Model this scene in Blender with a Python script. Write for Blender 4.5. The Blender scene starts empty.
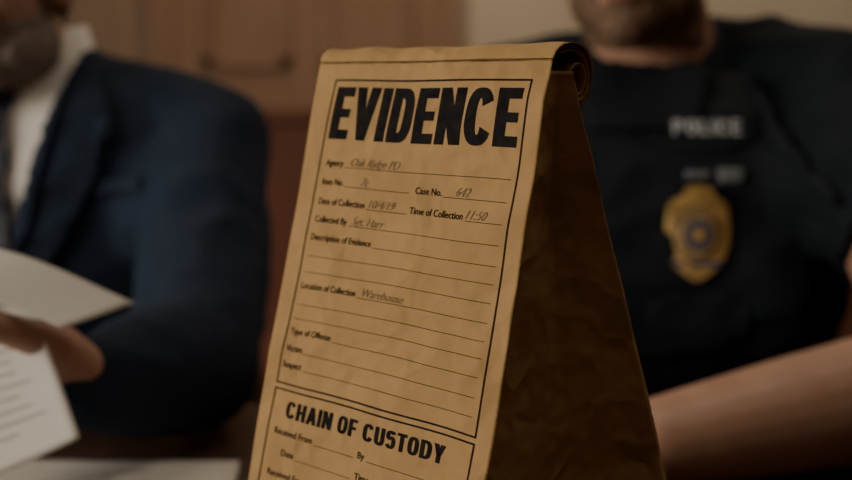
import bpy, bmesh, math, random
from mathutils import Vector, Matrix, noise
from mathutils.bvhtree import BVHTree
random.seed(4)
scene = bpy.context.scene
COL = scene.collection
EYE = 1.07

# ------------------------------------------------------------------ materials
def new_mat(name, col, rough=0.7, metal=0.0, spec=0.5):
    m = bpy.data.materials.new(name); m.use_nodes = True
    b = m.node_tree.nodes['Principled BSDF']
    b.inputs['Base Color'].default_value = (*col, 1)
    b.inputs['Roughness'].default_value = rough
    b.inputs['Metallic'].default_value = metal
    b.inputs['Specular IOR Level'].default_value = spec
    return m

def noisy(name, c1, c2, scale=20, rough=0.8, bump=0.1, bscale=None, metal=0, stretch=(1,1,1), spec=0.3, detail=6, bdist=0.002):
    m = new_mat(name, c1, rough, metal, spec)
    nt = m.node_tree; N = nt.nodes; Lk = nt.links
    b = N['Principled BSDF']
    tc = N.new('ShaderNodeTexCoord'); mp = N.new('ShaderNodeMapping')
    mp.inputs['Scale'].default_value = stretch
    Lk.new(tc.outputs['Object'], mp.inputs['Vector'])
    n = N.new('ShaderNodeTexNoise'); n.inputs['Scale'].default_value = scale; n.inputs['Detail'].default_value = detail
    Lk.new(mp.outputs[0], n.inputs['Vector'])
    r = N.new('ShaderNodeValToRGB')
    r.color_ramp.elements[0].position = 0.3; r.color_ramp.elements[0].color = (*c1, 1)
    r.color_ramp.elements[1].position = 0.7; r.color_ramp.elements[1].color = (*c2, 1)
    Lk.new(n.outputs['Fac'], r.inputs['Fac']); Lk.new(r.outputs['Color'], b.inputs['Base Color'])
    if bump:
        n2 = N.new('ShaderNodeTexNoise'); n2.inputs['Scale'].default_value = bscale or scale*3
        n2.inputs['Detail'].default_value = 5
        Lk.new(mp.outputs[0], n2.inputs['Vector'])
        bp = N.new('ShaderNodeBump'); bp.inputs['Strength'].default_value = bump; bp.inputs['Distance'].default_value = bdist
        Lk.new(n2.outputs['Fac'], bp.inputs['Height']); Lk.new(bp.outputs[0], b.inputs['Normal'])
    return m

def kraft_mat():
    m = noisy('kraft_paper', (0.345,0.205,0.080), (0.41,0.250,0.102), 35, 0.75, 0, spec=0.2)
    nt = m.node_tree; N = nt.nodes; Lk = nt.links; b = N['Principled BSDF']
    tc = N.new('ShaderNodeTexCoord')
    mp = N.new('ShaderNodeMapping'); mp.inputs['Scale'].default_value = (1,1,6)
    Lk.new(tc.outputs['Object'], mp.inputs[0])
    f = N.new('ShaderNodeTexNoise'); f.inputs['Scale'].default_value = 260; f.inputs['Detail'].default_value = 4
    Lk.new(mp.outputs[0], f.inputs['Vector'])
    d = N.new('ShaderNodeTexNoise'); d.inputs['Scale'].default_value = 14; d.inputs['Detail'].default_value = 3
    Lk.new(tc.outputs['Object'], d.inputs['Vector'])
    mixv = N.new('ShaderNodeMix'); mixv.data_type='VECTOR'; mixv.inputs['Factor'].default_value = 0.12
    Lk.new(tc.outputs['Object'], mixv.inputs['A']); Lk.new(d.outputs['Color'], mixv.inputs['B'])
    v = N.new('ShaderNodeTexVoronoi'); v.inputs['Scale'].default_value = 38; v.feature = 'SMOOTH_F1'
    v.inputs['Smoothness'].default_value = 0.3
    Lk.new(mixv.outputs['Result'], v.inputs['Vector'])
    b1 = N.new('ShaderNodeBump'); b1.inputs['Strength'].default_value = 0.46; b1.inputs['Distance'].default_value = 0.007
    Lk.new(v.outputs['Distance'], b1.inputs['Height'])
    b2 = N.new('ShaderNodeBump'); b2.inputs['Strength'].default_value = 0.35; b2.inputs['Distance'].default_value = 0.0006
    Lk.new(f.outputs['Fac'], b2.inputs['Height']); Lk.new(b1.outputs[0], b2.inputs['Normal'])
    Lk.new(b2.outputs[0], b.inputs['Normal'])
    return m

def skin_mat(name, c1, c2):
    m = noisy(name, c1, c2, 30, 0.5, 0.15, 250, spec=0.4, bdist=0.0006)
    b = m.node_tree.nodes['Principled BSDF']
    b.inputs['Subsurface Weight'].default_value = 0.12
    b.inputs['Subsurface Radius'].default_value = (0.01,0.004,0.002)
    return m

M = {}
M['kraft'] = kraft_mat()
M['ink'] = noisy('printed_black_ink', (0.006,0.006,0.007), (0.018,0.015,0.014), 160, 0.85, 0, spec=0.08)
M['pen'] = noisy('ballpoint_ink', (0.12,0.09,0.06), (0.25,0.17,0.09), 300, 0.8, 0, spec=0.1)
M['suit'] = noisy('navy_suit_wool', (0.014,0.022,0.040), (0.020,0.030,0.052), 60, 0.95, 0.3, 400, spec=0.15)
M['uniform'] = noisy('police_uniform_cloth', (0.0048,0.0076,0.0112), (0.0072,0.0106,0.0150), 50, 0.9, 0.3, 300, spec=0.18)
M['vest'] = noisy('vest_nylon', (0.0046,0.0072,0.0105), (0.0067,0.010,0.0142), 90, 0.8, 0.3, 350, spec=0.2)
M['shirt'] = noisy('white_shirt_cotton', (0.66,0.63,0.58), (0.74,0.71,0.66), 30, 0.85, 0.2, 200)
M['tie'] = noisy('dark_tie_silk', (0.015,0.017,0.025), (0.03,0.03,0.045), 80, 0.5, 0.2, 300)
M['skin_a'] = skin_mat('skin_suit_man', (0.38,0.205,0.14), (0.44,0.255,0.18))
M['skin_b'] = skin_mat('skin_officer', (0.39,0.215,0.14), (0.46,0.265,0.18))
M['hair_grey'] = noisy('grey_hair', (0.19,0.15,0.12), (0.33,0.26,0.22), 150, 0.8, 0.6, 300, stretch=(1,1,0.2))
M['hair_brown'] = noisy('brown_hair', (0.12,0.068,0.04), (0.20,0.12,0.075), 150, 0.7, 0.6, 300, stretch=(1,1,0.2))
M['paper'] = noisy('white_paper', (0.64,0.61,0.56), (0.70,0.67,0.62), 15, 0.8, 0.05, 100)
M['printline'] = new_mat('paper_print', (0.40,0.39,0.37), 0.8)
M['gold'] = noisy('badge_gold', (0.55,0.36,0.12), (0.68,0.47,0.18), 40, 0.4, 0.3, 200, metal=0.6)
M['blue'] = new_mat('badge_blue_enamel', (0.03,0.05,0.12), 0.3)
M['grey_text'] = new_mat('grey_reflective_thread', (0.36,0.37,0.38), 0.8)
M['tape'] = new_mat('name_tape_thread', (0.11,0.12,0.13), 0.8)
M['table'] = noisy('table_wood', (0.05,0.026,0.016), (0.09,0.045,0.026), 5, 0.4, 0.05, 40, stretch=(1,12,12))
M['door'] = noisy('door_wood', (0.25,0.145,0.088), (0.32,0.19,0.12), 4, 0.6, 0.1, 30, stretch=(10,10,1), spec=.2)
M['wainscot'] = noisy('wainscot_wood', (0.14,0.055,0.034), (0.19,0.08,0.048), 4, 0.6, 0.1, 30, stretch=(10,10,1), spec=.2)
M['wall'] = noisy('cream_plaster', (0.51,0.42,0.30), (0.56,0.47,0.345), 3, 0.9, 0.15, 80)
M['wall_r'] = noisy('dark_walnut_panel', (0.07,0.04,0.028), (0.11,0.06,0.04), 3, 0.6, 0.1, 80, stretch=(8,8,1))
M['tan'] = noisy('tan_wood_panel', (0.26,0.17,0.11), (0.32,0.215,0.145), 4, 0.6, 0.08, 30, stretch=(8,8,1), spec=.2)
M['ceiling'] = noisy('ceiling_white', (0.45,0.43,0.40), (0.5,0.48,0.45), 5, 0.95, 0.1, 60)
M['floor'] = noisy('carpet', (0.10,0.085,0.075), (0.16,0.13,0.11), 60, 0.95, 0.5, 300)
M['chairwood'] = noisy('chair_wood', (0.12,0.05,0.03), (0.19,0.085,0.05), 6, 0.4, 0.1, 40, stretch=(8,8,1))
M['leather'] = noisy('chair_leather', (0.03,0.022,0.02), (0.05,0.036,0.03), 60, 0.5, 0.3, 200)
M['shoe'] = new_mat('shoe_leather', (0.015,0.013,0.012), 0.35)
M['lampshade'] = new_mat('lamp_housing', (0.7,0.68,0.62), 0.5)
M['eye'] = new_mat('eye_white', (0.75,0.72,0.70), 0.2)
M['iris'] = new_mat('iris_brown', (0.05,0.03,0.02), 0.2)
M['lip'] = new_mat('lips', (0.36,0.15,0.12), 0.5)

# ------------------------------------------------------------------ helpers
def empty(name, loc=(0,0,0)):
    e = bpy.data.objects.new(name, None); e.location = loc; e.empty_display_size = 0.05
    COL.objects.link(e); return e
def link_mesh(me, name, mat, parent=None, smooth=True):
    o = bpy.data.objects.new(name, me); COL.objects.link(o)
    if mat: me.materials.append(mat)
    if smooth:
        for p in me.polygons: p.use_smooth = True
    if parent:
        o.parent = parent
        o.matrix_parent_inverse = Matrix.Translation(-Vector(parent.location))
    return o
def bm_obj(bm, name, mat, parent=None, smooth=False):
    me = bpy.data.meshes.new(name); bm.to_mesh(me); bm.free()
    return link_mesh(me, name, mat, parent, smooth)
def bake(obj):
    bpy.context.view_layer.update()
    dg = bpy.context.evaluated_depsgraph_get()
    me = bpy.data.meshes.new_from_object(obj.evaluated_get(dg))
    return me
def box(bm, lo, hi):
    lo = Vector(lo); hi = Vector(hi); c = (lo+hi)/2; s = hi-lo
    bmesh.ops.create_cube(bm, size=1, matrix=Matrix.Translation(c) @ Matrix.Diagonal((s.x,s.y,s.z,1)))
def box_obj(name, lo, hi, mat, parent=None, bevel=0.0):
    bm = bmesh.new(); box(bm, lo, hi)
    if bevel: bmesh.ops.bevel(bm, geom=bm.edges[:], offset=bevel, segments=2, affect='EDGES')
    return bm_obj(bm, name, mat, parent)
def ell(bm, c, r, rot=None, seg=24):
    mt = Matrix.Translation(Vector(c))
    if rot is not None: mt = mt @ rot.to_4x4()
    bmesh.ops.create_uvsphere(bm, u_segments=seg, v_segments=seg//2+2, radius=1, matrix=mt @ Matrix.Diagonal((r[0],r[1],r[2],1)))
def seg(bm, a, b, ra, rb, n=20):
    a = Vector(a); b = Vector(b); d = b-a; L = d.length
    q = d.to_track_quat('Z','Y').to_matrix().to_4x4()
    bmesh.ops.create_cone(bm, cap_ends=True, segments=n, radius1=ra, radius2=rb, depth=L, matrix=Matrix.Translation((a+b)/2) @ q)
def chain(bm, pts, rad, n=20):
    for i,p in enumerate(pts):
        ell(bm, p, (rad[i],)*3, seg=n)
        if i: seg(bm, pts[i-1], p, rad[i-1], rad[i], n)
def loft(bm, rings, T=lambda p:p, n=40, e=2.4):
    R = []
    for cx,cy,z,w,d in rings:
        row = []
        for i in range(n):
            a = 2*math.pi*i/n; c=math.cos(a); s=math.sin(a)
            x = math.copysign(abs(c)**(2/e), c)*w; y = math.copysign(abs(s)**(2/e), s)*d
            row.append(bm.verts.new(T(Vector((cx+x, cy+y, z)))))
        R.append(row)
    for j in range(len(R)-1):
        for i in range(n):
            bm.faces.new((R[j][i],R[j][(i+1)%n],R[j+1][(i+1)%n],R[j+1][i]))
    bm.faces.new(list(reversed(R[0]))); bm.faces.new(R[-1])
def fuse(bm, name, mat, parent, voxel=0.008, it=6, namp=0.0, nfreq=10, nvec=(1,1,1)):
    bmesh.ops.recalc_face_normals(bm, faces=bm.faces[:])
    me = bpy.data.meshes.new('tmp'); bm.to_mesh(me); bm.free()
    t = bpy.data.objects.new('tmp', me); COL.objects.link(t)
    r = t.modifiers.new('r','REMESH'); r.mode='VOXEL'; r.voxel_size = voxel; r.adaptivity = 0
    s = t.modifiers.new('s','SMOOTH'); s.factor = 0.5; s.iterations = it
    me2 = bake(t); bpy.data.objects.remove(t)
    if namp:
        me2.update(); nr = [v.normal.copy() for v in me2.vertices]
        for v,nn in zip(me2.vertices, nr):
            p = Vector((v.co.x*nvec[0], v.co.y*nvec[1], v.co.z*nvec[2]))*nfreq
            h = noise.noise(p) + 0.6*(abs(noise.noise(p*1.9+Vector((7,3,1))))*-2+0.6)
            v.co += nn*h*namp
    me2.name = name
    me2.materials.clear()
    return link_mesh(me2, name, mat, parent, True)
def bvh_of(obj):
    bm = bmesh.new(); bm.from_mesh(obj.data); b = BVHTree.FromBMesh(bm); bm.free(); return b
def densify(bm, maxlen, rounds=8):
    bmesh.ops.triangulate(bm, faces=bm.faces[:])
    for _ in range(rounds):
        es = [e for e in bm.edges if e.calc_length() > maxlen]
        if not es: break
        bmesh.ops.subdivide_edges(bm, edges=es, cuts=1)
        bmesh.ops.triangulate(bm, faces=[f for f in bm.faces if len(f.verts)>3])
def project(bm, bvh, off, dirv=Vector((0,1,0))):
    miss=[]
    for v in bm.verts:
        o = Vector((v.co.x, 0.3, v.co.z))
        h = bvh.ray_cast(o, dirv)
        if h[0] is None: miss.append(v); continue
        v.co = h[0] - dirv*off
    ms=set(miss)
    good = [v for v in bm.verts if v not in ms]
    for v in miss:
        if good:
            g = min(good, key=lambda w:(w.co.x-v.co.x)**2+(w.co.z-v.co.z)**2)
            v.co.y = g.co.y
def patch(name, poly, bvh, off, thick, mat, parent, maxlen=0.012, smooth=True):
    bm = bmesh.new()
    bm.faces.new([bm.verts.new((x,0,z)) for x,z in poly])
    densify(bm, maxlen)
    project(bm, bvh, off)
    bmesh.ops.recalc_face_normals(bm, faces=bm.faces[:])
    if sum((f.normal.y for f in bm.faces)) > 0: bmesh.ops.reverse_faces(bm, faces=bm.faces[:])
    o = bm_obj(bm, name, mat, parent, smooth)
    s = o.modifiers.new('s','SOLIDIFY'); s.thickness = thick; s.offset = -1 if thick>0 else 1
    return o
def smooth_poly(pts, k=2):
    for _ in range(k):
        q=[]
        for i in range(len(pts)):
            a=pts[i]; b=pts[(i+1)%len(pts)]
            q.append((a[0]*.75+b[0]*.25, a[1]*.75+b[1]*.25)); q.append((a[0]*.25+b[0]*.75, a[1]*.25+b[1]*.75))
        pts=q
    return pts

_cap = {}
def text_mesh(s, cap, width=None, bold=0.0, shear=0.0, space=1.0, kx0=1.0):
    cu = bpy.data.curves.new('txt','FONT'); cu.body = s; cu.size = 1; cu.offset = bold; cu.shear = shear
    cu.space_character = space; cu.resolution_u = 3
    o = bpy.data.objects.new('txt', cu); COL.objects.link(o)
    me = bake(o); bpy.data.objects.remove(o)
    if 'E' not in _cap:
        c2 = bpy.data.curves.new('t2','FONT'); c2.body='E'; c2.size=1
        o2 = bpy.data.objects.new('t2', c2); COL.objects.link(o2); m2 = bake(o2); bpy.data.objects.remove(o2)
        ys=[v.co.y for v in m2.vertices]; _cap['E'] = max(ys)-min(ys)
    k = cap/(_cap['E']+2*bold*0.5)
    xs=[v.co.x for v in me.vertices]; x0=min(xs); w=(max(xs)-x0)
    kx = width/w if width else k*kx0
    for v in me.vertices: v.co = Vector(((v.co.x-x0)*kx, v.co.y*k, 0))
    return me, w*kx

def glyph(ch, w, tx, ty):
    Q=[]
    def R(x0,y0,x1,y1): Q.append([(x0,y0),(x1,y0),(x1,y1),(x0,y1)])
    def arc(cx,cy,rx,ry,a0,a1,n=22,e=2.6):
        prev=None
        for i in range(n+1):
            a=math.radians(a0+(a1-a0)*i/n); c=math.cos(a); s=math.sin(a)
            def pt(rx,ry): return (cx+math.copysign(abs(c)**(2/e),c)*rx, cy+math.copysign(abs(s)**(2/e),s)*ry)
            o=pt(rx,ry); q=pt(rx-tx,ry-ty)
            if prev: Q.append([prev[0],o,q,prev[1]])
            prev=(o,q)
    if ch=='E': R(0,0,tx,1); R(tx,0,w,ty); R(tx,1-ty,w,1); R(tx,.5-ty*.45,w*.93,.5+ty*.45)
    elif ch=='F': R(0,0,tx,1); R(tx,1-ty,w,1); R(tx,.5-ty*.55,w*.9,.5+ty*.45)
    elif ch=='L': R(0,0,tx,1); R(tx,0,w,ty)
    elif ch=='P': R(0,0,tx,1); R(tx,1-ty,w*.5,1); R(tx,.42,w*.5,.42+ty); arc(w*.5,.71,w*.5,.29,-90,90,18)
    elif ch=='I': R(0,0,tx,1)
    elif ch=='T': R(w/2-tx/2,0,w/2+tx/2,1-ty); R(0,1-ty,w,1)
    elif ch=='H': R(0,0,tx,1); R(w-tx,0,w,1); R(tx,.5-ty*.5,w-tx,.5+ty*.5)
    elif ch=='N': R(0,0,tx,1); R(w-tx,0,w,1); Q.append([(0,1),(tx*1.0,1),(w,0),(w-tx,0)])
    elif ch=='V':
        Q.append([(0,1),(tx*1.05,1),(w/2+tx*.35,0),(w/2-tx*.5,0)]); Q.append([(w-tx*1.05,1),(w,1),(w/2+tx*.5,0),(w/2-tx*.35,0)])
    elif ch=='Y':
        R(w/2-tx/2,0,w/2+tx/2,.42); Q.append([(0,1),(tx*1.1,1),(w/2+tx/2,.40),(w/2-tx/2,.40)]); Q.append([(w-tx*1.1,1),(w,1),(w/2+tx/2,.40),(w/2-tx/2,.40)])
    elif ch=='A':
        Q.append([(0,0),(tx*1.0,0),(w/2+tx*.5,1),(w/2-tx*.55,1)]); Q.append([(w-tx,0),(w,0),(w/2+tx*.55,1),(w/2-tx*.5,1)]); R(w*.25,.2,w*.75,.2+ty)
    elif ch=='O': arc(w/2,.5,w/2,.5,0,360,40)
    elif ch=='C': arc(w/2,.5,w/2,.5,28,332,36)
    elif ch=='D': R(0,0,tx,1); R(tx,1-ty,w*.45,1); R(tx,0,w*.45,ty); arc(w*.45,.5,w*.55,.5,-90,90,22)
    elif ch=='U': R(0,.35,tx,1); R(w-tx,.35,w,1); arc(w/2,.35,w/2,.35,180,360,22)
    elif ch=='S':
        arc(w/2,.73,w/2,.27,20,270,22); arc(w/2,.27+ty*.5,w/2,.27+ty*.5,90,-160,22)
    return Q
GW={'E':.54,'V':.66,'I':None,'D':.62,'N':.63,'C':.62,'H':.60,'A':.66,'O':.62,'F':.50,'T':.56,'U':.60,'S':.58,'Y':.62,'L':.5,'P':.58}
def block_text(s, tx=.2, ty=.16, gap=.08, sp=.22):
    x=0; out=[]
    for ch in s:
        if ch==' ': x+=sp; continue
        w=GW[ch] or tx
        for q in glyph(ch,w,tx,ty): out.append([(x+a,b) for a,b in q])
        x+=w+gap
    return out, x-gap

# ================================================================== EVIDENCE BAG
bag = empty('evidence_paper_bag', (0.0,0.64,0.75))
W = 0.178
A = math.radians(45)
U = Vector((math.cos(A), -math.sin(A), 0)); NF = Vector((-math.sin(A), -math.cos(A), 0)); BK = -NF
KF = math.atan(0.238); CF, SF = math.cos(KF), math.sin(KF)
LT = Vector((-0.0625, 0.711, EYE+0.012)) + NF*0.0015
BD = Vector((0.82, 0.57, 0)).normalized()
TEND = (LT.z-0.7508)/CF
def V(p):
    q = p*9
    a = noise.noise_vector(q)*0.0028
    r = p*22+Vector((3,8,1))
    b = noise.noise_vector(r)
    k = 0.0013*(1-2*abs(noise.noise(p*17+Vector((5,5,5)))))
    out = a + b*0.0009 + NF*k
    fade = min(1.0, max(0.0,(p.z-0.752)/0.03))
    out.z *= 0.5
    return out*fade
def S0(x,t):
    tap = 0.0045*max(0,(1-t/TEND))*(1-x/W)
    return LT + U*(x+tap) + NF*(t*SF) + Vector((0,0,-t*CF))
def S(x,t,eps=0.0):
    p = S0(x,t)
    return p + V(p) + (NF*CF+Vector((0,0,SF)))*eps
def SI(x,t,eps):   # print registration on the panel
    x2 = x + 0.0035 - 0.0075*(t/0.19)*(1-x/W) + 0.001*(x/W)
    return S(x2,t,eps)
bm = bmesh.new()
def grid(bm, P, nu, nv):
    g = [[bm.verts.new(P(i/nu, j/nv)) for i in range(nu+1)] for j in range(nv+1)]
    for j in range(nv):
        for i in range(nu):
            bm.faces.new((g[j][i], g[j+1][i], g[j+1][i+1], g[j][i+1]))
    return g
grid(bm, lambda u,v: S(u*W, v*TEND), 110, 200)
prof = [(0,.0110),(.0015,.0150),(.005,.0180),(.010,.0192),(.016,.0183),(.0208,.0145),(.0238,.008),(.0245,.000),(.0232,-.007),
        (.0200,-.0118),(.0155,-.0130),(.0115,-.0105),(.0095,-.005),(.0095,.001),(.0118,.0065),(.0155,.0085),(.0185,.0050),(.0190,-.001),(.0165,-.006),(.0135,-.006)]
prof = [(a*1.32,b) for a,b in prof]
def crv(pts, s):
    n=len(pts)-1; f=s*n; i=min(int(f),n-1); f-=i
    p0=pts[max(i-1,0)]; p1=pts[i]; p2=pts[i+1]; p3=pts[min(i+2,n)]
    return [0.5*((2*p1[k])+(-p0[k]+p2[k])*f+(2*p0[k]-5*p1[k]+4*p2[k]-p3[k])*f*f+(-p0[k]+3*p1[k]-3*p2[k]+p3[k])*f**3) for k in range(2)]
def FOLD(u,v):
    s,z = crv(prof, v)
    ext = 0.0016*math.sin(v*9)
    p = S0(u*W,0) + U*((u-0.5)*2*ext) + BK*s + Vector((0,0,z-.011))
    wob = min(1, v*4)
    p += BK*0.0018*noise.noise(Vector((u*6,v*2,3)))*wob + Vector((0,0,0.0018*noise.noise(Vector((u*8,v*2,9)))*wob))
    return p + V(p)
grid(bm, FOLD, 110, 80)
def CR(k,t,frac):
    f = S0(W*k, t)
    top = LT + U*(W*k)
    b = top + BD*(0.011+0.325*t) + Vector((0,0,-t*CF))
    p = f.lerp(b, frac)
    fold = (1-abs(2*frac-1))
    inward = (-U if k else U)*(0.014*fold*min(1,t/0.08)*(1-0.75*t/TEND))
    p = p + inward
    return p + V(p)
T0 = 0.006
grid(bm, lambda u,v: CR(1, T0+(TEND-T0)*v, u), 40, 160)
grid(bm, lambda u,v: CR(0, T0+(TEND-T0)*v, 1-u), 40, 160)
grid(bm, lambda u,v: CR(1,T0+(TEND-T0)*v,1).lerp(CR(0,T0+(TEND-T0)*v,1),u), 60, 120)
grid(bm, lambda u,v: CR(0,TEND,v).lerp(CR(1,TEND,v),u), 10, 10)
bmesh.ops.remove_doubles(bm, verts=bm.verts[:], dist=0.00005)
o = bm_obj(bm, 'paper_shell', M['kraft'], bag, True)
sd = o.modifiers.new('s','SOLIDIFY'); sd.thickness = 0.0004; sd.offset = 0
bm = bmesh.new()
for k,(sc,dz) in enumerate(((.90,-.0006),(.80,-.0010))):
    def F2(u,v,sc=sc,dz=dz):
        s,z = crv(prof, .08+v*.62)
        c0=(.0162,.003)
        s=c0[0]+(s-c0[0])*sc; z=c0[1]+(z-c0[1])*sc+dz*.3
        p = S0(u*W*.994+.0005*(1+k),0) + BK*s + Vector((0,0,z-.011))
        p += BK*0.0018*noise.noise(Vector((u*6,v*2,3))) + Vector((0,0,0.0018*noise.noise(Vector((u*8,v*2,9)))))
        return p+V(p)
    grid(bm, F2, 60, 50)
o=bm_obj(bm,'fold_plies',M['kraft'],bag,True); sd=o.modifiers.new('s','SOLIDIFY'); sd.thickness=.0006; sd.offset=0

# ---- printed form
ink = bmesh.new(); pen = bmesh.new()
def put_text(tb, s, x, t, cap, width=None, bold=0.02, shear=0, eps=0.00045, kx=1.0):
    me, w = text_mesh(s, cap, width, bold, shear, kx0=kx)
    b = bmesh.new(); b.from_mesh(me)
    densify(b, 0.0045)
    for v in b.verts:
        v.co = SI(x+v.co.x, t-v.co.y, eps)
    me2 = bpy.data.meshes.new('t'); b.to_mesh(me2); b.free(); tb.from_mesh(me2)
    return w
def put_block(tb, s, x, t, cap, width, **kw):
    qs,w = block_text(s, **kw); kx = width/w
    b=bmesh.new()
    for q in qs:
        b.faces.new([b.verts.new((a*kx, c*cap, 0)) for a,c in q])
    densify(b, 0.0035)
    for v in b.verts: v.co = SI(x+v.co.x, t-v.co.y, 0.00045)
    me2 = bpy.data.meshes.new('t'); b.to_mesh(me2); b.free(); tb.from_mesh(me2)
def strip(tb, x0,t0,x1,t1, wd, eps=0.00045):
    d = Vector((x1-x0,t1-t0)); L=d.length; d/=L; n=Vector((-d.y,d.x))*wd/2
    k = max(1,int(L/0.003)); prev=None
    for i in range(k+1):
        c = Vector((x0,t0))+d*(L*i/k)
        a = tb.verts.new(SI(c.x+n.x,c.y+n.y,eps)); b = tb.verts.new(SI(c.x-n.x,c.y-n.y,eps))
        if prev: tb.faces.new((prev[0],a,b,prev[1]))
        prev=(a,b)
FX0, FX1 = 0.0145, 0.1630
def frame(t0,t1,w=0.0010):
    strip(ink,FX0,t0,FX1,t0,w); strip(ink,FX0,t1,FX1,t1,w)
    strip(ink,FX0,t0-w/2,FX0,t1+w/2,w); strip(ink,FX1,t0-w/2,FX1,t1+w/2,w)
frame(0.0105, 0.1880)
frame(0.1915, 0.320)
put_block(ink, 'EVIDENCE', 0.0180, 0.0445, 0.0300, 0.1415, tx=.250, ty=.185, gap=.065)
LW = 0.00034
def lx(t): return 0.0205 - (t-.06)*.030
def field(label, t, x=None, end=0.1590, cap=0.0037, hand=None, hx=0.0, hc=0.0046, bold=0.013, kx=.96):
    if x is None: x=lx(t)
    w = put_text(ink, label, x, t, cap, None, bold=bold, kx=kx)
    if end > x+w+.003: strip(ink, x+w+0.0015, t+0.0004, end, t+0.0004, LW)
    if hand:
        put_text(pen, hand, x+w+0.002+hx, t-0.0006, hc, None, bold=-0.004, shear=0.45, eps=0.00055)
RC=.0945
field('Agency', 0.0600, hand='Oak Ridge PD', hx=0.004)
field('Item No.', 0.0710, end=0.090, hand='7c', hx=0.012)
field('Case No.', 0.0715, x=RC, hand='642', hx=0.008)
field('Date of Collection', 0.0825, end=0.0905, hand='10/4/19', hx=0.001)
field('Time of Collection', 0.0825, x=RC-.002, hand='11:50', hx=0.000)
field('Collected By', 0.0930, hand='Sgt. Harr', hx=0.002)
field('Description of Evidence', 0.1035)
for t in (0.1130,0.1225): strip(ink,lx(t),t,0.1590,t,LW)
field('Location of Collection', 0.1320, hand='Warehouse', hx=0.004)
for t in (0.1415,0.1500): strip(ink,lx(t),t,0.1590,t,LW)
field('Type of Offense', 0.1590)
field('Victim', 0.1690)
field('Suspect', 0.1785)
put_block(ink, 'CHAIN OF CUSTODY', 0.0265, 0.2065, 0.0095, 0.1190, tx=.230, ty=.170, gap=.085, sp=.30)
for k in range(4):
    tt = 0.2165+k*0.024
    field('Received From', tt, x=.0205, end=0.084); field('By', tt, x=0.087)
    field('Date', tt+0.0115, x=.0290, end=0.084); field('Time', tt+0.0115, x=0.087)
bm_obj(ink, 'printed_form', M['ink'], bag)
bm_obj(pen, 'handwriting', M['pen'], bag)

# ================================================================== TABLE
table = empty('conference_table', (0.0,0.55,0.0))
box_obj('table_top', (-1.3,-0.05,0.712), (1.3,1.17,0.75), M['table'], table, 0.006)
box_obj('apron_front', (-1.2,0.03,0.64), (1.2,0.055,0.712), M['table'], table)
for i,(x,y) in enumerate(((-1.2,0.03),(1.14,0.03),(-1.2,1.03),(1.14,1.03))):
    box_obj('leg_%d'%(i+1), (x,y,0), (x+.06,y+.06,0.712), M['table'], table, 0.005)

def sheet(name, corners, parent, mat, bulge=0.0, n=24, thick=0.0003, lines=True, wav=0.002):
    TL,TR,BR,BL = [Vector(c) for c in corners]
    nrm = (TR-TL).cross(BL-TL).normalized()
    def P(u,v,e=0):
        p = TL.lerp(TR,u).lerp(BL.lerp(BR,u),v)
        p = p + nrm*(bulge*math.sin(math.pi*u) + wav*noise.noise(Vector((u*2,v*2,TL.x*9))) + e)
        return p
    bm = bmesh.new(); grid(bm, P, n, n)
    o = bm_obj(bm, name, mat, parent, True)
    s = o.modifiers.new('s','SOLIDIFY'); s.thickness = thick; s.offset=0
    if lines:
        lb = bmesh.new()
        for sgn in (1,-1):
            for k in range(12):
                v = 0.12+k*0.065; u1 = random.uniform(0.7,0.9)
                prev=None
                for i in range(17):
                    u = 0.12+(u1-0.12)*i/16
                    a=lb.verts.new(P(u,v,sgn*0.0006)); b=lb.verts.new(P(u,v+0.010,sgn*0.0006))
                    if prev: lb.faces.new((prev[0],a,b,prev[1]))
                    prev=(a,b)
        bm_obj(lb, name+'_print', M['printline'], parent)
    return o
stack = empty('paper_stack', (-0.33,0.85,0.75))
for i in range(6):
    z = 0.7512+i*0.0016; dx = random.uniform(-.006,.006); dy=random.uniform(-.006,.006); r=random.uniform(-.03,.03)
    c=[(-0.50+dx,0.955+dy,z),(-0.160+dx,0.945+dy+r*.1,z),(-0.145+dx,0.72+dy,z),(-0.50+dx,0.72+dy,z)]
    sheet('sheet_%d'%(i+1), c, stack, M['paper'], 0, lines=(i==5), thick=0.0012, wav=0.0)

# ================================================================== PEOPLE helpers
def Rz(a): return Matrix.Rotation(a,3,'Z')
def add_hand(bm, wrist, fwd, nrm, thumb=1, curls=(0.5,0.6,0.5), rs=1.0, spread=0.04):
    fwd=Vector(fwd).normalized(); nrm=Vector(nrm); nrm=(nrm-fwd*nrm.dot(fwd)).normalized()
    lat=fwd.cross(nrm)*thumb
    w=Vector(wrist)
    offs=(.030,.0105,-.0095,-.0285); fl=((.043,.026,.021),(.047,.030,.022),(.044,.028,.021),(.034,.021,.019))
    kn=(.088,.092,.088,.080)
    for i in range(4):
        K = w+fwd*kn[i]+lat*offs[i]
        chain(bm,[w+lat*offs[i]*0.55, w+fwd*kn[i]*.5+lat*offs[i]*.9, K],[.017*rs,.0145*rs,.0115*rs],14)
        d = (fwd+lat*offs[i]*spread*20*0.5).normalized(); p=K; ang=0; pts=[K]
        for j in range(3):
            ang += curls[j]
            dd = (d*math.cos(ang) - nrm*math.sin(ang))
            p = p+dd*fl[i][j]; pts.append(p)
        chain(bm,pts,[.0100*rs,.0088*rs,.0080*rs,.0068*rs],14)
    tb = w+fwd*.022+lat*.024-nrm*.006
    t1 = tb+(fwd*.55+lat*.65-nrm*.35).normalized()*.040
    t2 = t1+(fwd*.85+lat*.30-nrm*.45).normalized()*.032
    t3 = t2+(fwd*.95-nrm*.30).normalized()*.026
    chain(bm,[tb,t1,t2,t3],[.0165*rs,.0125*rs,.0105*rs,.0085*rs],14)

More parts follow.
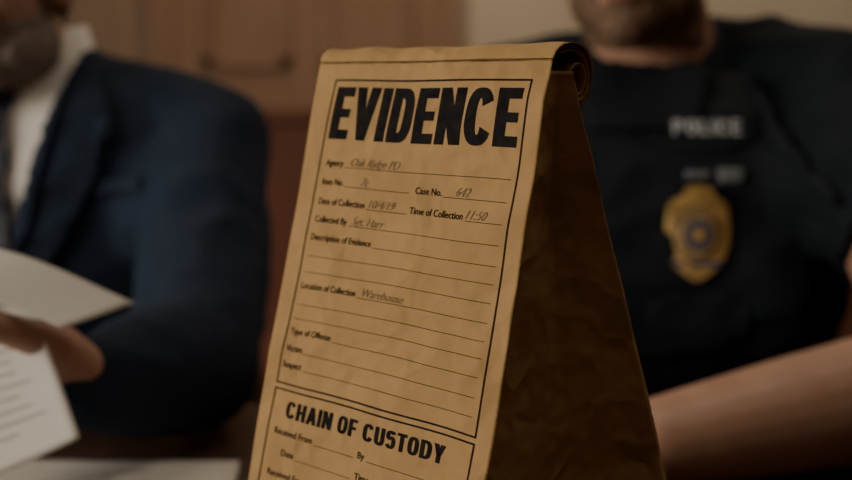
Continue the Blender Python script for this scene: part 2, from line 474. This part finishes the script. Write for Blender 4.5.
def head(parent, c, yaw, pitch, skin, hair, beard, neck_base, nr=.062):
    R = Rz(yaw) @ Matrix.Rotation(pitch,3,'X')
    c = Vector(c)
    def T(x,y,z): return c + R @ Vector((x,y,z))
    bm = bmesh.new()
    def E(x,y,z,a,b,d,rr=None): ell(bm, T(x,y,z), (a,b,d), R if rr is None else R@rr, 28)
    E(0,0.015,0.030,.076,.097,.088)
    E(0,-0.020,-0.030,.066,.070,.075)
    E(0,-0.045,-0.082,.047,.043,.034)
    E(0,-0.072,-0.098,.024,.020,.018)
    for s in (-1,1):
        E(s*.048,-0.012,-0.068,.020,.045,.035)
        E(s*.040,-0.066,-0.022,.024,.020,.018)
        E(s*.030,-0.082,0.018,.024,.012,.008)
        E(s*.078,0.018,-0.008,.007,.020,.032)
        E(s*.083,0.026,0.002,.005,.012,.024)
        E(s*.013,-0.103,-0.033,.009,.010,.008)
    chain(bm,[T(0,-.088,.010),T(0,-.100,-.012),T(0,-.110,-.028)],[.009,.010,.012],14)
    E(0,-0.088,-0.056,.024,.012,.006); E(0,-0.086,-0.066,.021,.012,.007)
    nb = Vector(neck_base)
    chain(bm,[nb, nb.lerp(T(0,.02,-.07),.5), T(0,.015,-.06)],[nr+.006,nr,nr-.003],28)
    h = fuse(bm,'head',skin,parent,0.0032,4)
    bm = bmesh.new()
    for s in (-1,1): ell(bm, T(s*.031,-.0775,.000),(.0125,)*3,R,16)
    bm_obj(bm,'eyes',M['eye'],parent,True)
    bm = bmesh.new()
    for s in (-1,1): ell(bm, T(s*.031,-.0885,-.0005),(.0055,.0022,.0055),R,14)
    bm_obj(bm,'irises',M['iris'],parent,True)
    bm = bmesh.new()
    ell(bm, T(0,-0.0975,-0.0575),(.021,.004,.003),R,16); ell(bm, T(0,-0.0955,-0.0655),(.018,.005,.0042),R,16)
    bm_obj(bm,'lips',M['lip'],parent,True)
    bm = bmesh.new(); bm.from_mesh(h.data)
    Ri = R.transposed()
    def loc(p): return Ri @ (p-c)
    kill=[f for f in bm.faces if not (lambda q: q.z > 0.062 - max(0,(q.y+0.05))*1.05 + 0.004*noise.noise(q*60) and q.z > -0.075 and not (abs(q.x)>.074 and q.z<.03 and -.01<q.y<.05))(loc(f.calc_center_median()))]
    bmesh.ops.delete(bm, geom=kill, context='FACES'); bm.normal_update()
    for v in bm.verts: v.co += v.normal*(0.009+0.003*noise.noise(v.co*60))
    me=bpy.data.meshes.new('hair'); bm.to_mesh(me); bm.free()
    o=link_mesh(me,'hair',hair,parent); s=o.modifiers.new('s','SOLIDIFY'); s.thickness=0.009; s.offset=-1
    if beard:
        bm = bmesh.new(); bm.from_mesh(h.data)
        def keep(q):
            if q.y>0.01 or q.z>-0.036 or q.z<-0.125: return False
            if abs(q.x)<.026 and -.073<q.z<-.050: return False
            if abs(q.x)<.020 and q.z>-.045: return False
            return q.z < -0.045 or abs(q.x)>.05
        kill=[f for f in bm.faces if not keep(loc(f.calc_center_median()))]
        bmesh.ops.delete(bm, geom=kill, context='FACES'); bm.normal_update()
        for v in bm.verts: v.co += v.normal*(0.0028+0.0012*noise.noise(v.co*120))
        me=bpy.data.meshes.new('beard'); bm.to_mesh(me); bm.free()
        o=link_mesh(me,'beard',beard,parent); s=o.modifiers.new('s','SOLIDIFY'); s.thickness=0.003; s.offset=-1
    bm=bmesh.new()
    for s in (-1,1): chain(bm,[T(s*.014,-.094,.020),T(s*.030,-.094,.025),T(s*.046,-.082,.020)],[.0035,.0042,.003],10)
    bm_obj(bm,'eyebrows',hair,parent,True)
    return h

def torso(bm, o, yaw, dz=0.0, k=1.0):
    R = Rz(yaw); o = Vector(o)
    def T(p):
        q = R @ Vector(p); return Vector((q.x+o.x, q.y+o.y, q.z))
    rings=[(0,0,.455,.15,.12),(0,0,.48,.185,.15),(0,0,.56,.19,.15),(0,0,.66,.185*k,.14),(0,-.004,.78,.192*k,.136),(0,-.006,.90,.205*k,.134),
           (0,-.003,.98,.210*k,.124),(0,.003,1.03,.195*k,.108),(0,.008,1.060,.160,.088),(0,.012,1.085,.115,.072),(0,.014,1.105,.078,.064),(0,.014,1.118,.060,.056)]
    rings=[(a,b,(z if z<.6 else .6+(z-.6)*(0.525+dz)/0.525),w,d) for a,b,z,w,d in rings]
    loft(bm, rings, T)
    return T
def legs(bm, o, yaw, shoes_parent):
    R=Rz(yaw); o=Vector(o)
    def T(x,y,z):
        q=R@Vector((x,y,z)); return Vector((q.x+o.x,q.y+o.y,q.z))
    for s in (-1,1):
        chain(bm,[T(s*.09,-.02,.54),T(s*.12,-.25,.54),T(s*.13,-.44,.53),T(s*.13,-.42,.30),T(s*.13,-.40,.10)],[.085,.078,.062,.055,.046])
        seg(bm,T(s*.13,-.40,.12),T(s*.13,-.40,.06),.05,.055)
    sb=bmesh.new()
    for s in (-1,1):
        ell(sb,T(s*.13,-.38,.045),(.040,.05,.044)); ell(sb,T(s*.135,-.47,.035),(.045,.10,.034))
        c=T(s*.134,-.44,.010); box(sb,(c.x-.04,c.y-.11,0.001),(c.x+.04,c.y+.11,.02))
    fuse(sb,'shoes',M['shoe'],shoes_parent,0.006,4)

# ================================================================== SUIT MAN
man = empty('man_in_suit', (-0.45,1.37,0.0))
mo=(-0.45,1.37); my=math.radians(-4)
bm=bmesh.new(); T=torso(bm, mo, my, dz=0.0)
legs(bm, mo, my, man)
shR=Vector((-0.244,1.345,1.000)); elR=Vector((-0.212,1.050,.815)); wrR=Vector((-0.262,.905,.836))
shL=Vector((-0.652,1.37,1.000)); elL=Vector((-0.70,1.10,.815)); wrL=Vector((-0.50,.97,.825))
for sh,el,wr,th in ((shR,elR,wrR,.96),(shL,elL,wrL,.85)):
    nb=Vector((mo[0]+(sh.x-mo[0])*.36, 1.38, 1.062))
    chain(bm,[nb, nb.lerp(sh,.5)+Vector((0,0,.008)), sh+Vector((0,0,.006)), sh.lerp(el,.5)+Vector((0,.012,-.008)), el],[.046,.054,.066,.066,.062])
    ins=Vector((mo[0]+(sh.x-mo[0])*.62, 1.345, .93)); chain(bm,[ins,sh.lerp(el,.35)],[.095,.062])
    chain(bm,[el, el.lerp(wr,.5), el.lerp(wr,th)],[.062,.056,.040])
body=fuse(bm,'suit_jacket_and_trousers',M['suit'],man,0.008,14,0.007,7,(1,1,1.3))
bv=bvh_of(body)
cx=-0.462
patch('shirt_front',[(cx-.085,1.100),(cx+.085,1.100),(cx+.072,1.02),(cx+.052,.92),(cx+.004,.82),(cx-.004,.82),(cx-.052,.92),(cx-.072,1.02)],bv,.003,.002,M['shirt'],man)
patch('tie',[(cx-.014,1.07),(cx+.014,1.07),(cx+.013,1.045),(cx+.028,.89),(cx,.832),(cx-.028,.89),(cx-.013,1.045)],bv,.008,.004,M['tie'],man)
ell_b=bmesh.new(); ell(ell_b,(cx,bv.ray_cast(Vector((cx,.3,1.06)),Vector((0,1,0)))[0].y-.012,1.065),(.018,.012,.018)); bm_obj(ell_b,'tie_knot',M['tie'],man,True)
for s,nm in ((1,'lapel_1'),(-1,'lapel_2')):
    P=[(cx+s*.088,1.108),(cx+s*.122,1.045),(cx+s*.130,1.010),(cx+s*.108,1.014),(cx+s*.118,.975),(cx+s*.082,.90),(cx+s*.010,.795),(cx-s*.004,.81),(cx+s*.047,.91),(cx+s*.068,1.01),(cx+s*.078,1.100)]
    patch(nm,P,bv,.009,.006,M['suit'],man)
bm=bmesh.new()
for i in range(2):
    p=bv.ray_cast(Vector((cx+.01,.3,.79-i*.03)),Vector((0,1,0)))
    if p[0]: ell(bm,p[0]+Vector((0,-.003,0)),(.010,.004,.010))
bm_obj(bm,'jacket_buttons',M['tie'],man,True)
patch('breast_pocket_welt',[(cx+.100,.950),(cx+.165,.960),(cx+.163,.976),(cx+.098,.966)],bv,.004,.003,M['suit'],man)
bm=bmesh.new()
nc=Vector((-0.458,1.372,0)); n=40
rows=[]
for (r,z,fy) in ((.068,1.055,.0),(.065,1.132,.0),(.068,1.135,.0),(.086,1.066,.012)):
    row=[]
    for i in range(n+1):
        a=-math.pi/2+0.16+(2*math.pi-0.32)*i/n
        front = max(0,-math.sin(a))
        zz=z-(.036*front**2 if z>1.08 else 0.02*front) - (0.025*front**6 if fy else 0)
        row.append(bm.verts.new(nc+Vector((math.cos(a)*r, math.sin(a)*(r+.002)-fy*front, zz))))
    rows.append(row)
for j in range(3):
    for i in range(n): bm.faces.new((rows[j][i],rows[j][i+1],rows[j+1][i+1],rows[j+1][i]))
c=bm_obj(bm,'shirt_collar',M['shirt'],man,True); s=c.modifiers.new('s','SOLIDIFY'); s.thickness=.002
head(man,(-0.470,1.305,1.183),math.radians(-24),math.radians(14),M['skin_a'],M['hair_grey'],M['hair_grey'],(-0.456,1.370,1.07),.057)
bm=bmesh.new()
f=Vector((-0.60,-.08,.50)).normalized()
chain(bm,[wrR.lerp(elR,.35),wrR.lerp(elR,.12),wrR,wrR+f*.015],[.032,.031,.030,.028])
add_hand(bm,wrR+f*.010,f,(.5,.70,.45),-1,(.45,.6,.4),1.08)
bm2=bmesh.new()
f2=Vector((.09,-.05,.03)).normalized()
chain(bm2,[wrL.lerp(elL,.35),wrL,wrL+f2*.02],[.030,.029,.027])
add_hand(bm2,wrL+f2*.010,f2,(-.2,.7,.5),-1,(.4,.6,.4))
fuse(bm,'hand_1',M['skin_a'],man,0.0028,3); fuse(bm2,'hand_2',M['skin_a'],man,0.0028,3)

# held papers
held = empty('held_document', (-0.34,0.88,0.75))
sheet('page_front',[(-0.404,.866,.933),(-0.294,.857,.924),(-0.245,.812,.822),(-0.39,.783,.768)],held,M['paper'],.012,lines=True)
sheet('page_back',[(-0.404,.874,.939),(-0.298,.866,.927),(-0.258,.832,.813),(-0.395,.809,.770)],held,M['paper'],.008,lines=False)
bm=bmesh.new()
def curl(u,v):
    x=-0.404+0.186*u - 0.040*v*u
    z=.940+.012*math.sin(u*2.4)-0.034*u*u - .014*v
    y=.880-.045*v - .01*u
    return Vector((x,y,z+0.006*math.sin(u*5+v)))
grid(bm,curl,30,14)
o=bm_obj(bm,'page_turned',M['paper'],held,True); s=o.modifiers.new('s','SOLIDIFY'); s.thickness=.0004

# ================================================================== POLICE OFFICER
off = empty('police_officer', (0.245,1.39,0.0))
oo=(0.245,1.39); oy=math.radians(-9)
bm=bmesh.new(); T=torso(bm, oo, oy, dz=0.012, k=1.10)
legs(bm, oo, oy, off)
s1=Vector((0.455,1.335,1.058)); e1=Vector((0.475,1.02,.812)); w1=Vector((0.175,.895,.790))
s2=Vector((0.040,1.42,1.020)); e2=Vector((-0.03,1.16,.808)); w2=Vector((0.00,.985,.812))
for sh,el in ((s1,e1),(s2,e2)):
    m=sh.lerp(el,.60)
    nb=Vector((oo[0]+(sh.x-oo[0])*.34, 1.40, 1.085+(0.014 if sh is s1 else 0)))
    chain(bm,[nb, nb.lerp(sh,.5)+Vector((0,0,.010)), sh, sh.lerp(el,.35)],[.050,.060,.074,.072]); seg(bm,sh.lerp(el,.35),m,.072,.068,28)
    ins=Vector((oo[0]+(sh.x-oo[0])*.62, 1.36, .95)); chain(bm,[ins,sh.lerp(el,.3)],[.10,.066])
ell(bm,(.370,1.35,.86),(.115,.115,.17)); ell(bm,(.14,1.38,.86),(.10,.115,.14))
ob=fuse(bm,'uniform',M['uniform'],off,0.008,13,0.006,8,(1,1,1.3))
ov=bvh_of(ob)
bm=bmesh.new()
for sh,el,wr in ((s1,e1,w1),(s2,e2,w2)):
    chain(bm,[sh.lerp(el,.4),sh.lerp(el,.7),el],[.056,.055,.052])
    chain(bm,[el,el.lerp(wr,.25),el.lerp(wr,.6),wr],[.052,.056,.048,.036])
f=(w1-e1).normalized(); f=(f+Vector((0,0,-.03))).normalized()
add_hand(bm,w1,f,(0,-.15,1),-1,(.25,.35,.3))
f=Vector((.8,-.25,-.02)).normalized()
add_hand(bm,w2+Vector((0,0,.016)),f,(0,-.1,1),1,(.25,.4,.3))
fuse(bm,'arms_and_hands',M['skin_b'],off,0.0034,4)
vx=0.232
def mirror(pts): return [(vx+x,z) for x,z in pts]+[(vx-x,z) for x,z in reversed(pts)]
patch('vest_front',mirror([(.055,1.02),(.080,1.090),(.120,1.080),(.130,1.01),(.172,.95),(.178,.78)]),ov,.012,.008,M['vest'],off)
patch('name_panel',smooth_poly([(.238,1.000),(.350,1.000),(.350,1.050),(.238,1.050)],1),ov,.0145,.002,M['vest'],off)
patch('chest_pocket',smooth_poly([(.235,.79),(.345,.79),(.345,.85),(.235,.85)],1),ov,.015,.003,M['vest'],off)
patch('vest_strap',[(.075,.835),(.40,.820),(.40,.838),(.075,.853)],ov,.0145,.002,M['uniform'],off)
qs,wq=block_text('POLICE',tx=.20,ty=.17,gap=.14)
b=bmesh.new()
for q in qs: b.faces.new([b.verts.new((.261+a*.070/wq,0,1.0178+c*.0150)) for a,c in q])
densify(b,.008); project(b,ov,.0215); bmesh.ops.recalc_face_normals(b,faces=b.faces[:])
bm_obj(b,'police_lettering',M['grey_text'],off)
patch('name_tape',[(.272,.972),(.300,.972),(.300,.980),(.272,.980)],ov,.017,.002,M['tape'],off,.01)
patch('name_tape_edge',[(.306,.968),(.334,.968),(.334,.983),(.306,.983)],ov,.017,.002,M['tape'],off,.01)
bx,bz=.285,.914
by=ov.ray_cast(Vector((bx,.3,bz)),Vector((0,1,0)))[0].y-.018
BR=Rz(math.radians(-6))
def plate(poly,y0,th,mat,name):
    b=bmesh.new()
    fs=b.faces.new([b.verts.new((x,0,z)) for x,z in poly])
    ex=bmesh.ops.extrude_face_region(b,geom=[fs])
    for v in [g for g in ex['geom'] if isinstance(g,bmesh.types.BMVert)]: v.co.y-=th
    bmesh.ops.recalc_face_normals(b,faces=b.faces[:])
    for v in b.verts:
        q=Vector((v.co.x, v.co.y-y0 + 6*(v.co.x**2), v.co.z)); v.co=BR@q+Vector((bx,by,bz))
    return bm_obj(b,name,mat,off)
sh=smooth_poly([(-.018,.047),(-.010,.040),(-.030,.036),(-.033,.015),(-.034,-.010),(-.026,-.033),(-.010,-.045),(0,-.051),(.010,-.045),(.026,-.033),(.034,-.010),(.033,.015),(.030,.036),(.010,.040),(.018,.047),(0,.053)],2)
plate(sh,0,.004,M['gold'],'badge_shield')
def circ(r,rz=None,n=36,c=(0,0)): return [(c[0]+r*math.cos(2*math.pi*i/n),c[1]+(rz or r)*math.sin(2*math.pi*i/n)) for i in range(n)]
plate(circ(.0225,.0240),.004,.0012,M['blue'],'badge_ring')
plate(circ(.0205,.0220),.0052,.0012,M['gold'],'badge_inner_rim')
plate(circ(.0150,.0160),.0064,.001,M['blue'],'badge_seal')
plate([(x*1.0,z) for x,z in smooth_poly([(-.006,-.008),(.006,-.008),(.009,.004),(0,.010),(-.009,.004)],2)],.0074,.001,M['gold'],'badge_emblem')
plate(smooth_poly([(-.028,.030),(-.016,.044),(-.004,.040),(0,.050),(.004,.040),(.016,.044),(.028,.030),(.010,.033),(0,.029),(-.010,.033)],2),.004,.003,M['gold'],'badge_eagle')
plate([(-.024,-.034),(.024,-.034),(.026,-.029),(-.026,-.029)],.004,.002,M['blue'],'badge_banner')
bm=bmesh.new(); nc=Vector((0.266,1.402,0)); rows=[]
for (r,z,fy) in ((.080,1.085,0),(.074,1.140,0),(.077,1.143,0),(.105,1.098,.02)):
    row=[]
    for i in range(n+1):
        a=-math.pi/2-.15+0.60+(2*math.pi-1.2)*i/n
        front=max(0,-math.sin(a+.15))
        zz=z-(.055*front**2 if z>1.09 else .03*front)
        row.append(bm.verts.new(nc+Vector((math.cos(a)*r,math.sin(a)*(r+.004)-fy*front,zz))))
    rows.append(row)
for j in range(3):
    for i in range(n): bm.faces.new((rows[j][i],rows[j][i+1],rows[j+1][i+1],rows[j+1][i]))
c=bm_obj(bm,'uniform_collar',M['uniform'],off,True); s=c.modifiers.new('s','SOLIDIFY'); s.thickness=.003
head(off,(0.228,1.320,1.238),math.radians(-20),math.radians(8),M['skin_b'],M['hair_brown'],M['hair_brown'],(0.266,1.385,1.09),.070)

# ================================================================== CHAIRS
def chair(x,y,yaw):
    e=empty('office_chair',(x,y,0))
    R=Matrix.Translation((x,y,0))@Matrix.Rotation(yaw,4,'Z')
    def bx_(name,lo,hi,mat,bev=.006):
        b=bmesh.new(); box(b,lo,hi); bmesh.ops.bevel(b,geom=b.edges[:],offset=bev,segments=3,affect='EDGES')
        b.transform(R); return bm_obj(b,name,mat,e)
    bx_('seat',(-.23,-.22,.395),(.23,.22,.450),M['leather'],.02)
    bx_('seat_frame',(-.22,-.21,.36),(.22,.21,.396),M['chairwood'])
    for i,(a,c) in enumerate(((-.21,-.20),(.17,-.20))): bx_('leg_%d'%(i+1),(a,c,0),(a+.04,c+.04,.37),M['chairwood'])
    for i,a in enumerate((-.21,.17)): bx_('rear_post_%d'%(i+1),(a,.20,0),(a+.04,.24,.93),M['chairwood'])
    bx_('back_rest',(-.17,.205,.60),(.17,.235,.90),M['leather'],.012)
    bx_('top_rail',(-.21,.20,.90),(.21,.24,.95),M['chairwood'])
chair(-0.45,1.375,my); chair(0.245,1.395,oy)

# ================================================================== ROOM
YB=3.6
box_obj('floor',(-2.7,-1.7,-.05),(2.6,YB+.1,0),M['floor'])
box_obj('ceiling',(-2.7,-1.7,2.7),(2.6,YB+.1,2.75),M['ceiling'])
box_obj('wall_back',(-2.7,YB,0),(2.6,YB+.1,2.7),M['wall'])
box_obj('wall_right',(2.5,-1.6,0),(2.6,YB,2.7),M['wall_r'])
box_obj('wall_front',(-2.7,-1.7,0),(2.6,-1.6,2.7),M['wall_r'])
wl=bmesh.new()
wy0,wy1,wz0,wz1=-1.15,0.75,0.95,2.35
box(wl,(-2.7,-1.6,0),(-2.6,YB,wz0)); box(wl,(-2.7,-1.6,wz1),(-2.6,YB,2.7))
box(wl,(-2.7,-1.6,wz0),(-2.6,wy0,wz1)); box(wl,(-2.7,wy1,wz0),(-2.6,YB,wz1))
bm_obj(wl,'wall_left',M['wall'])
wf=bmesh.new()
box(wf,(-2.71,wy0,wz0),(-2.57,wy0+.05,wz1)); box(wf,(-2.71,wy1-.05,wz0),(-2.57,wy1,wz1))
box(wf,(-2.71,wy0,wz0),(-2.55,wy1,wz0+.05)); box(wf,(-2.71,wy0,wz1-.05),(-2.57,wy1,wz1))
box(wf,(-2.67,-.22,wz0),(-2.63,-.18,wz1)); box(wf,(-2.67,wy0,1.63),(-2.63,wy1,1.67))
bm_obj(wf,'window_1',M['chairwood'])
tp=bmesh.new()
box(tp,(-2.6,YB-.02,1.02),(-.80,YB,2.4))
for x in (-2.3,-1.75,-1.2):
    box(tp,(x-.03,YB-.035,1.02),(x+.03,YB-.02,2.4))
box(tp,(-2.6,YB-.04,2.32),(-.80,YB-.02,2.4))
bm_obj(tp,'trim_1',M['tan'])
d=bmesh.new()
box(d,(-.74,YB-.05,0.02),(.04,YB-.005,2.1))
for x0,x1 in ((-.66,-.40),(-.30,-.04)):
    for z0,z1 in ((1.12,1.95),(.2,.95)):
        box(d,(x0,YB-.065,z0),(x1,YB-.05,z0+.03)); box(d,(x0,YB-.065,z1-.03),(x1,YB-.05,z1))
        box(d,(x0,YB-.065,z0),(x0+.03,YB-.05,z1)); box(d,(x1-.03,YB-.065,z0),(x1,YB-.05,z1))
bm_obj(d,'door_1',M['door'])
dt=bmesh.new()
box(dt,(-.82,YB-.06,0),(-.74,YB-.003,2.18)); box(dt,(.04,YB-.06,0),(.09,YB-.003,2.18)); box(dt,(-.74,YB-.06,2.1),(.04,YB-.003,2.18))
bm_obj(dt,'trim_2',M['door'])
for nm,x0,x1 in (('trim_3',-2.6,-.82),('trim_4',.09,2.5)):
    w=bmesh.new(); box(w,(x0,YB-.03,0.12),(x1,YB-.002,1.0)); box(w,(x0,YB-.055,.98),(x1,YB-.002,1.03))
    x=x0+.15
    while x+.4<x1:
        box(w,(x,YB-.04,.25),(x+.4,YB-.03,.28)); box(w,(x,YB-.04,.85),(x+.4,YB-.03,.88)); box(w,(x,YB-.04,.25),(x+.03,YB-.03,.88)); box(w,(x+.37,YB-.04,.25),(x+.4,YB-.03,.88)); x+=.5
    bm_obj(w,nm,M['wainscot'])
box_obj('baseboard_back',(-2.6,YB-.045,0),(-.82,YB-.002,.12),M['wainscot'])
bench=empty('wooden_bench',(-.4,2.75,0))
box_obj('bench_seat',(-1.3,2.50,.42),(.4,2.92,.46),M['wainscot'],bench,.006)
box_obj('bench_back',(-1.3,2.90,.42),(.4,2.94,.98),M['wainscot'],bench,.006)
box_obj('bench_cap',(-1.32,2.88,.98),(.42,2.96,1.01),M['wainscot'],bench,.006)
for i,x in enumerate((-1.3,-.45,.36)): box_obj('bench_end_%d'%(i+1),(x,2.50,0),(x+.04,2.94,.42),M['wainscot'],bench,.005)

# ================================================================== LIGHTS
def area(name,loc,target,sx,sy,e,col):
    l=bpy.data.lights.new(name,'AREA'); l.shape='RECTANGLE'; l.size=sx; l.size_y=sy; l.energy=e; l.color=col
    o=bpy.data.objects.new(name,l); COL.objects.link(o); o.location=loc
    o.rotation_euler=(Vector(target)-Vector(loc)).to_track_quat('-Z','Y').to_euler(); return o
area('window_light',(-2.8,-0.2,1.75),(0,0.5,1.1),1.8,1.3,92,(1.0,.91,.77))
area('ceiling_light_rear',(0.1,2.7,2.66),(0.1,2.9,0),1.2,.6,15,(1.0,.80,.60))
area('table_fill_light',(0.75,0.95,2.66),(0.6,0.95,0),.8,.4,7,(1.0,.86,.68))  # added overhead fill to lighten the bag's top roll, shoulders and forearms
for nm,(x,y,sx,sy) in (('unseen_lamp',(0.1,2.7,.64,.34)),('unseen_lamp',(0.75,0.95,.44,.24))):  # frames out of view; the second only surrounds the added table fill
    e=empty(nm,(x,y,2.68)); b=bmesh.new()
    box(b,(x-sx,y-sy,2.66),(x-sx+.03,y+sy,2.70)); box(b,(x+sx-.03,y-sy,2.66),(x+sx,y+sy,2.70)); box(b,(x-sx,y-sy,2.66),(x+sx,y-sy+.03,2.70)); box(b,(x-sx,y+sy-.03,2.66),(x+sx,y+sy,2.70))
    bm_obj(b,'housing',M['lampshade'],e)
w=bpy.data.worlds.new('World'); scene.world=w; w.use_nodes=True
w.node_tree.nodes['Background'].inputs[0].default_value=(.75,.85,1,1)
w.node_tree.nodes['Background'].inputs[1].default_value=0.13

# ================================================================== CAMERA
cam=bpy.data.cameras.new('Camera'); cam.lens=50; cam.sensor_width=36
co=bpy.data.objects.new('Camera',cam); COL.objects.link(co)
co.location=(0,0,EYE); co.rotation_euler=(math.radians(90-7.5),0,0)
cam.clip_start=.01
cam.dof.use_dof=True; cam.dof.focus_distance=.60; cam.dof.aperture_fstop=4.0
scene.camera=co
